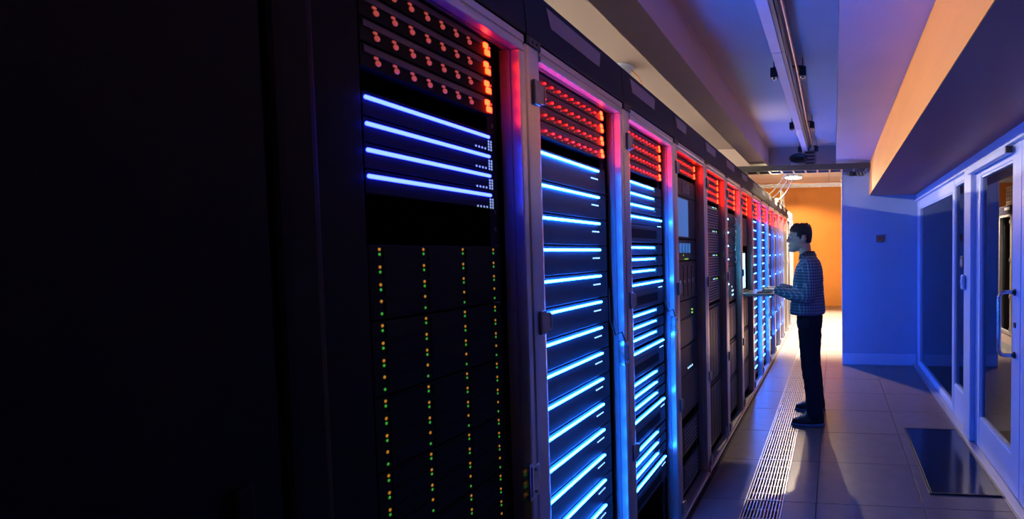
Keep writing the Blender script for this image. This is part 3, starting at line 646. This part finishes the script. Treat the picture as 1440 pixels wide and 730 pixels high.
t = thing('work_lamp', 'small bright lamp standing on top of the far cabinets', 'lamp', (-0.895, 8.25, 2.2155))
obj('foot', B('dark_steel', -0.05, 0.05, -0.05, 0.05, 0, 0.012, bev=0.003), t); obj('bulb', M(lambda bm: ball(bm, (0, 0, 0.05), (0.03, 0.03, 0.036), 16, 10), 'bulb', 'bulb_glow', True), t)
l = bpy.data.lights.new('work_lamp_light', 'POINT'); l.energy = WORK_LAMP_W; l.color = (1.0, 0.76, 0.42); l.shadow_soft_size = 0.03
lo = bpy.data.objects.new('work_lamp_light', l); C.objects.link(lo); lo.parent = t; lo.location = (0, 0, 0.12)

# ------------------------------------------------------------------ the man
def plaid():
    m = bpy.data.materials.new('plaid_cloth'); m.use_nodes = True; nt = m.node_tree; b = nt.nodes['Principled BSDF']
    b.inputs['Roughness'].default_value = 0.85
    tc = nt.nodes.new('ShaderNodeTexCoord'); sep = nt.nodes.new('ShaderNodeSeparateXYZ'); nt.links.new(tc.outputs['Object'], sep.inputs[0])
    def line(sock, freq, width):
        a = nt.nodes.new('ShaderNodeMath'); a.operation = 'MULTIPLY'; a.inputs[1].default_value = freq; nt.links.new(sock, a.inputs[0])
        f = nt.nodes.new('ShaderNodeMath'); f.operation = 'FRACT'; nt.links.new(a.outputs[0], f.inputs[0])
        c = nt.nodes.new('ShaderNodeMath'); c.operation = 'LESS_THAN'; c.inputs[1].default_value = width; nt.links.new(f.outputs[0], c.inputs[0]); return c.outputs[0]
    def add(x, y):
        a = nt.nodes.new('ShaderNodeMath'); a.operation = 'ADD'; nt.links.new(x, a.inputs[0]); nt.links.new(y, a.inputs[1]); return a.outputs[0]
    xy = nt.nodes.new('ShaderNodeMath'); xy.operation = 'MULTIPLY_ADD'; xy.inputs[1].default_value = 0.8
    nt.links.new(sep.outputs[1], xy.inputs[0]); nt.links.new(sep.outputs[0], xy.inputs[2])
    tot = add(line(xy.outputs[0], 40.0, 0.25), line(sep.outputs[2], 40.0, 0.25))
    r = nt.nodes.new('ShaderNodeValToRGB'); e = r.color_ramp.elements
    e[0].position = 0.0; e[0].color = (0.055, 0.075, 0.15, 1); e[1].position = 1.0; e[1].color = (0.40, 0.46, 0.58, 1)
    e2 = r.color_ramp.elements.new(0.5); e2.color = (0.18, 0.22, 0.34, 1)
    h = nt.nodes.new('ShaderNodeMath'); h.operation = 'MULTIPLY'; h.inputs[1].default_value = 0.5; nt.links.new(tot, h.inputs[0])
    nt.links.new(h.outputs[0], r.inputs[0]); nt.links.new(r.outputs[0], b.inputs['Base Color'])
    MATS['plaid_cloth'] = m
plaid()
mat('skin', (0.56, 0.36, 0.27), 0.5, var=0.05, scale=20)
mat('hair', (0.012, 0.010, 0.012), 0.55, var=0.3, scale=60, stretch=(1, 1, 4))
mat('denim', (0.010, 0.012, 0.028), 0.85, var=0.25, scale=60, spec=0.15)
mat('shoe_black', (0.008, 0.008, 0.012), 0.5, spec=0.3)
mat('sole_blue', (0.10, 0.12, 0.22), 0.6)
mat('eye_white', (0.7, 0.7, 0.7), 0.25, var=0.02); mat('eye_dark', (0.02, 0.015, 0.01), 0.2); mat('lip', (0.42, 0.2, 0.17), 0.5)

def loft(bm, rings, n=24, y0=0.0):
    """rings: (z, x_front, x_back, half_width[, y]) horizontal ellipses, closed at both ends"""
    R_ = []
    for r in rings:
        z, xf, xb, hw = r[:4]; yc = r[4] if len(r) > 4 else y0
        cx, ax = (xf + xb) / 2, (xb - xf) / 2
        R_.append([bm.verts.new((cx + ax * math.cos(t), yc + hw * math.sin(t), z)) for t in [2 * math.pi * k / n for k in range(n)]])
    for a, b in zip(R_, R_[1:]):
        for k in range(n): bm.faces.new((a[k], a[(k + 1) % n], b[(k + 1) % n], b[k]))
    bm.faces.new(R_[0][::-1]); bm.faces.new(R_[-1])
def limb(bm, pts, radii, seg=16, sub=5):
    P, Rr = [], []
    V = [Vector(p) for p in pts]
    for i in range(len(V) - 1):
        p0, p1, p2, p3 = V[max(i - 1, 0)], V[i], V[i + 1], V[min(i + 2, len(V) - 1)]
        for s in range(sub):
            u = s / sub
            P.append(0.5 * ((2 * p1) + (p2 - p0) * u + (2 * p0 - 5 * p1 + 4 * p2 - p3) * u * u + (3 * p1 - p0 - 3 * p2 + p3) * u ** 3))
            Rr.append(radii[i] * (1 - u) + radii[i + 1] * u)
    P.append(V[-1]); Rr.append(radii[-1])
    tube(bm, P, Rr, seg)
    ball(bm, P[0], Rr[0] * 0.98, 12, 8); ball(bm, P[-1], Rr[-1] * 0.98, 12, 8)
def fused(fn, material, voxel, smooth_it=3, disp=None):
    """union of overlapping closed volumes -> one continuous smooth surface"""
    me = M(fn, 'raw', material)
    o = bpy.data.objects.new('raw', me); C.objects.link(o)
    md = o.modifiers.new('r', 'REMESH'); md.mode = 'VOXEL'; md.voxel_size = voxel
    sm = o.modifiers.new('s', 'SMOOTH'); sm.factor = 0.5; sm.iterations = smooth_it
    dg = bpy.context.evaluated_depsgraph_get(); dg.update()
    out = bpy.data.meshes.new_from_object(o.evaluated_get(dg))
    bpy.data.objects.remove(o)
    if disp:
        nn = [v.normal.copy() for v in out.vertices]
        for v, n_ in zip(out.vertices, nn): v.co = v.co + n_ * disp(v.co)
    out.materials.clear(); out.materials.append(MATS[material])
    for p in out.polygons: p.use_smooth = True
    return out
PX, PY = -0.235, 4.62                      # the man's standing point
man = thing('person', 'man in blue checked shirt and dark jeans standing at the keyboard tray, in profile', 'person', (PX, PY, 0))
D = lambda x, y, z: (x - PX, y - PY, z)     # world -> local
HEADY = -0.005
def head_rings(e=0.0):
    base = [(1.466, -0.378, -0.345, 0.018), (1.473, -0.390, -0.325, 0.032), (1.488, -0.394, -0.285, 0.046), (1.512, -0.390, -0.245, 0.057), (1.54, -0.389, -0.216, 0.064), (1.57, -0.386, -0.207, 0.069),
            (1.595, -0.381, -0.202, 0.072), (1.615, -0.389, -0.199, 0.075), (1.64, -0.387, -0.198, 0.076), (1.665, -0.376, -0.203, 0.073), (1.685, -0.355, -0.215, 0.064), (1.698, -0.33, -0.235, 0.048), (1.705, -0.30, -0.26, 0.022)]
    return [(z + (e if z > 1.6 else 0) * 0.5, xf - PX - e, xb - PX + e, hw + e, HEADY) for z, xf, xb, hw in base]
SHL, ELL, WRL, HNL = (-0.195, 4.455, 1.365), (-0.225, 4.415, 1.085), (-0.495, 4.585, 1.135), (-0.585, 4.675, 1.132)
SHR, ELR, WRR, HNR = (-0.200, 4.795, 1.365), (-0.225, 4.885, 1.085), (-0.495, 4.905, 1.135), (-0.59, 4.905, 1.132)
def hand(bm, wr, hn, thumb_side):
    a, b = Vector(D(*wr)), Vector(D(*hn)); d = (b - a).normalized(); s = d.cross(Vector((0, 0, 1))).normalized() * thumb_side
    # palm: flattened volume built of overlapping balls
    for i in range(5):
        for j in range(-1, 2):
            c = a.lerp(b, 0.15 + 0.2 * i) + s * (0.019 + 0.003 * i) * j
            ball(bm, c, (0.019, 0.019, 0.013), 10, 6)
    kn = b + d * 0.002
    for q, (off, ln) in enumerate(((0.028, 0.068), (0.010, 0.078), (-0.009, 0.072), (-0.027, 0.056))):
        r0 = kn + s * off
        p1 = r0 + d * ln * 0.45 + s * off * 0.15 + Vector((0, 0, 0.010)); p2 = r0 + d * ln * 0.80 + s * off * 0.2 + Vector((0, 0, -0.002)); p3 = r0 + d * ln * 0.95 + s * off * 0.2 + Vector((0, 0, -0.016))
        tube(bm, [r0 - d * 0.012, r0, p1, p2, p3], [0.0095, 0.0095, 0.0085, 0.008, 0.0065], 10); ball(bm, p3, 0.0066, 8, 6)
    th = a.lerp(b, 0.35) + s * 0.026
    tube(bm, [th, th + s * 0.022 + d * 0.02 + Vector((0, 0, -0.004)), th + s * 0.028 + d * 0.045 + Vector((0, 0, -0.010)), th + s * 0.024 + d * 0.062 + Vector((0, 0, -0.014))], [0.012, 0.011, 0.0095, 0.0075], 10)
    ball(bm, th + s * 0.024 + d * 0.063 + Vector((0, 0, -0.014)), 0.0076, 8, 6)
def body(bm):
    loft(bm, head_rings())
    hx = -PX; hy = HEADY
    def V(x, y, z): return Vector((x + hx, y + hy, z))
    # nose, brow, lips, chin, ears
    tube(bm, [V(-0.382, 0, 1.612), V(-0.392, 0, 1.592), V(-0.404, 0, 1.570), V(-0.402, 0, 1.556)], [0.008, 0.010, 0.0125, 0.011], 10); ball(bm, V(-0.404, 0, 1.562), (0.012, 0.012, 0.010))
    for s in (-1, 1):
        ball(bm, V(-0.395, 0.013 * s, 1.557), (0.010, 0.009, 0.008)); ball(bm, V(-0.379, 0.032 * s, 1.616), (0.013, 0.024, 0.0075))
        ball(bm, V(-0.262, 0.076 * s, 1.585), (0.019, 0.008, 0.031)); ball(bm, V(-0.345, 0.040 * s, 1.562), (0.036, 0.024, 0.030)); ball(bm, V(-0.285, 0.052 * s, 1.522), (0.040, 0.012, 0.018))
    ball(bm, V(-0.389, 0, 1.528), (0.009, 0.022, 0.007)); ball(bm, V(-0.388, 0, 1.517), (0.009, 0.020, 0.007)); ball(bm, V(-0.386, 0, 1.484), (0.014, 0.022, 0.014))
    # neck and torso
    tube(bm, [V(-0.262, 0, 1.53), V(-0.250, 0, 1.46), V(-0.232, 0.0, 1.37)], [0.056, 0.054, 0.062], 20)
    loft(bm, [(0.86, -0.05, 0.08, 0.12), (0.95, -0.06, 0.08, 0.13), (1.10, -0.10, 0.10, 0.15), (1.25, -0.10, 0.10, 0.165), (1.35, -0.07, 0.09, 0.16), (1.40, -0.04, 0.07, 0.12)])
    for sh, el, wr, hn, sd in ((SHL, ELL, WRL, HNL, -1), (SHR, ELR, WRR, HNR, 1)):
        limb(bm, [D(*sh), D(*el)], [0.045, 0.036]); limb(bm, [D(*el), D(*wr)], [0.036, 0.025])
        hand(bm, wr, hn, -sd if sd == 1 else 1)
    for sy, ay in ((-0.095, -0.215), (0.095, 0.205)):
        limb(bm, [(0.02, sy, 0.90), (0.03, (sy + ay) / 2, 0.50), (0.09, ay, 0.09)], [0.058, 0.05, 0.038])
obj('body', fused(body, 'skin', 0.0042, 6), man)
for s in (-1, 1):
    e = obj('eye', M(lambda bm: ball(bm, (-0.3735 - PX, HEADY + 0.033 * s, 1.5975), 0.0115, 14, 10), 'eye', 'eye_white', True), man)
    obj('iris', M(lambda bm: ball(bm, (-0.383 - PX, HEADY + 0.033 * s, 1.5965), (0.0030, 0.0055, 0.0055), 10, 6), 'iris', 'eye_dark', True), e)
    obj('eyebrow', M(lambda bm: tube(bm, [(-0.392 - PX, HEADY + 0.014 * s, 1.617), (-0.3905 - PX, HEADY + 0.032 * s, 1.622), (-0.378 - PX, HEADY + 0.05 * s, 1.617)], [0.003, 0.0042, 0.0022], 8), 'brow', 'hair', True), man)
obj('lips', M(lambda bm: (ball(bm, (-0.3935 - PX, HEADY, 1.527), (0.0055, 0.018, 0.0042)), ball(bm, (-0.3925 - PX, HEADY, 1.5185), (0.0055, 0.016, 0.0048))), 'lips', 'lip', True), man)
def hairfn(bm):
    # overlapping tufts that follow the skull down to the hairline
    rnd = random.Random(3)
    loft(bm, [(z + 0.010, xf + (0.022 if z < 1.675 else 0.004), xb + 0.006, hw + 0.004, y) for z, xf, xb, hw, y in head_rings(0.004) if z > 1.65])
    ball(bm, (-0.288 - PX, HEADY, 1.652), (0.098, 0.077, 0.069), 24, 16)
    rs = head_rings(0.002)
    def at(th, z):
        for a, b in zip(rs, rs[1:]):
            if a[0] <= z <= b[0]:
                u = (z - a[0]) / (b[0] - a[0]); xf, xb, hw = [a[i] * (1 - u) + b[i] * u for i in (1, 2, 3)]
                return Vector(((xf + xb) / 2 + (xb - xf) / 2 * math.cos(th), HEADY + hw * math.sin(th), z))
    for i in range(1500):
        th = rnd.uniform(0, 2 * math.pi); c = math.cos(th)         # c = 1 back, -1 front
        low = 1.552 if c > 0.62 else (1.622 if c > 0.10 else (1.605 if c > -0.20 else (1.645 if c > -0.60 else 1.664)))
        z = rnd.uniform(low, 1.700); p = at(th, z)
        if p is None: continue
        n_ = Vector((p.x - (-0.29 - PX), (p.y - HEADY) * 1.6, (z - 1.59) * 0.9)).normalized()
        top = max(0.0, (z - 1.665) / 0.035)
        ln = 0.008 + 0.016 * top * rnd.random()
        dirv = (n_ * (0.15 + 0.6 * top * rnd.random()) + Vector((rnd.uniform(-0.5, 0.2), rnd.uniform(-0.3, 0.3), -0.8 * (1 - top) + 0.25 * top))).normalized()
        tube(bm, [p - n_ * 0.006, p + n_ * 0.004, p + n_ * 0.005 + dirv * ln], [0.009, 0.009, 0.0035], 6)
    for s in (-1, 1):
        tube(bm, [(-0.288 - PX, HEADY + 0.073 * s, 1.625), (-0.290 - PX, HEADY + 0.0735 * s, 1.60), (-0.290 - PX, HEADY + 0.0715 * s, 1.578)], [0.013, 0.011, 0.006], 8)
obj('hair', fused(hairfn, 'hair', 0.004, 2), man)
def specs(bm):
    y = HEADY
    for s in (-1, 1):
        tube(bm, [(-0.401 - PX + 0.012 * abs(math.cos(a)) * (1 if math.cos(a) > 0 else 0), y + s * (0.033 + 0.021 * math.cos(a)), 1.594 + 0.015 * math.sin(a)) for a in [2 * math.pi * k / 16 for k in range(17)]], 0.0012, 6, cap=False)
        tube(bm, [(-0.388 - PX, y + s * 0.054, 1.598), (-0.37 - PX, y + s * 0.074, 1.602), (-0.27 - PX, y + s * 0.083, 1.606)], 0.0014, 6)
    tube(bm, [(-0.401 - PX, y - 0.012, 1.597), (-0.406 - PX, y, 1.600), (-0.401 - PX, y + 0.012, 1.597)], 0.0013, 6)
obj('glasses', M(specs, 'specs', 'grey_steel', True), man, label='thin rimmed glasses')
def wrinkle(co):
    v = Vector((co.x * 9, co.y * 9, co.z * 17)); return 0.0055 * noise.noise(v) + 0.003 * noise.noise(v * 2.3)
def shirt(bm):
    loft(bm, [(0.925, -0.150, 0.150, 0.182), (0.94, -0.158, 0.158, 0.190), (1.00, -0.152, 0.155, 0.188), (1.10, -0.136, 0.145, 0.182), (1.20, -0.128, 0.142, 0.188), (1.28, -0.118, 0.138, 0.192), (1.34, -0.098, 0.128, 0.188), (1.385, -0.072, 0.110, 0.158), (1.42, -0.056, 0.088, 0.105), (1.445, -0.058, 0.072, 0.074)], 32)
    for sh, el, wr in ((SHL, ELL, WRL), (SHR, ELR, WRR)):
        w2 = Vector(wr) * 0.97 + Vector(el) * 0.03
        e_ = Vector(el); mid = (Vector(sh) + e_) / 2 + Vector((0.018, 0, 0))
        limb(bm, [D(*sh), D(*mid), D(*el)], [0.074, 0.068, 0.057]); limb(bm, [D(*el), D(*((e_ + w2) / 2 + Vector((0, 0, -0.012)))), D(*w2)], [0.056, 0.053, 0.040])
obj('shirt', fused(shirt, 'plaid_cloth', 0.008, 4, wrinkle), man)
def collar(bm):
    n = 28
    R0, R1, R2 = [], [], []
    for k in range(n):
        t_ = 2 * math.pi * k / n; c, s = math.cos(t_), math.sin(t_)
        front = max(0, -c)
        R0.append(bm.verts.new((0.002 + 0.068 * c, HEADY + 0.071 * s, 1.425 - 0.022 * front))); R1.append(bm.verts.new((-0.002 + 0.067 * c, HEADY + 0.069 * s, 1.476 - 0.035 * front)))
        R2.append(bm.verts.new((0.004 + 0.083 * c, HEADY + 0.086 * s, 1.430 - 0.042 * front ** 3)))
    for A_, B_ in ((R0, R1), (R1, R2)):
        for k in range(n):
            if k == n // 2: continue
            bm.faces.new((A_[k], A_[(k + 1) % n], B_[(k + 1) % n], B_[k]))
    bmesh.ops.solidify(bm, geom=list(bm.faces), thickness=0.004)
obj('collar', M(collar, 'collar', 'plaid_cloth', True), man)
for wr, el in ((WRL, ELL), (WRR, ELR)):
    a, b = Vector(D(*wr)), Vector(D(*el)); d = (b - a).normalized()
    obj('cuff', M(lambda bm: tube(bm, [a + d * -0.012, a + d * -0.008, a + d * 0.035, a + d * 0.05], [0.036, 0.041, 0.043, 0.040], 18), 'cuff', 'plaid_cloth', True), man)
def trousers(bm):
    loft(bm, [(0.80, -0.098, 0.128, 0.165), (0.86, -0.098, 0.132, 0.172), (0.92, -0.096, 0.132, 0.168), (0.965, -0.092, 0.126, 0.160)], 28)
    for sy, ky, ay in ((-0.088, -0.14, -0.215), (0.088, 0.13, 0.205)):
        limb(bm, [(0.018, sy, 0.84), (0.022, sy * 1.1, 0.70), (0.028, ky, 0.50), (0.052, (ky + ay) / 2, 0.30), (0.066, ay, 0.105)], [0.104, 0.097, 0.080, 0.073, 0.070])
obj('trousers', fused(trousers, 'denim', 0.009, 4, lambda c: 0.9 * wrinkle(c * 1.2)), man)
for ay in (-0.215, 0.205):
    def upper(bm):
        loft(bm, [(0.018, -0.128, 0.143, 0.046, ay), (0.035, -0.131, 0.146, 0.049, ay), (0.055, -0.120, 0.146, 0.047, ay), (0.072, -0.075, 0.145, 0.042, ay), (0.09, -0.02, 0.143, 0.038, ay), (0.115, 0.02, 0.140, 0.036, ay)], 24)
    def sole(bm):
        loft(bm, [(0.001, -0.128, 0.146, 0.046, ay), (0.006, -0.136, 0.150, 0.050, ay), (0.020, -0.137, 0.150, 0.051, ay), (0.024, -0.132, 0.147, 0.048, ay)], 28)
    sh = obj('shoe', fused(upper, 'shoe_black', 0.006, 2), man); obj('sole', M(sole, 'sole', 'sole_blue', True), sh, label='blue-grey rubber sole')
    for q in range(4):
        x = -0.075 + 0.022 * q; z = 0.068 + 0.013 * q
        obj('lace', M(lambda bm: tube(bm, [(x, ay - 0.022, z - 0.002), (x - 0.006, ay, z + 0.006), (x, ay + 0.022, z - 0.002)], 0.0035, 6), 'lace', 'grey_steel', True), sh)
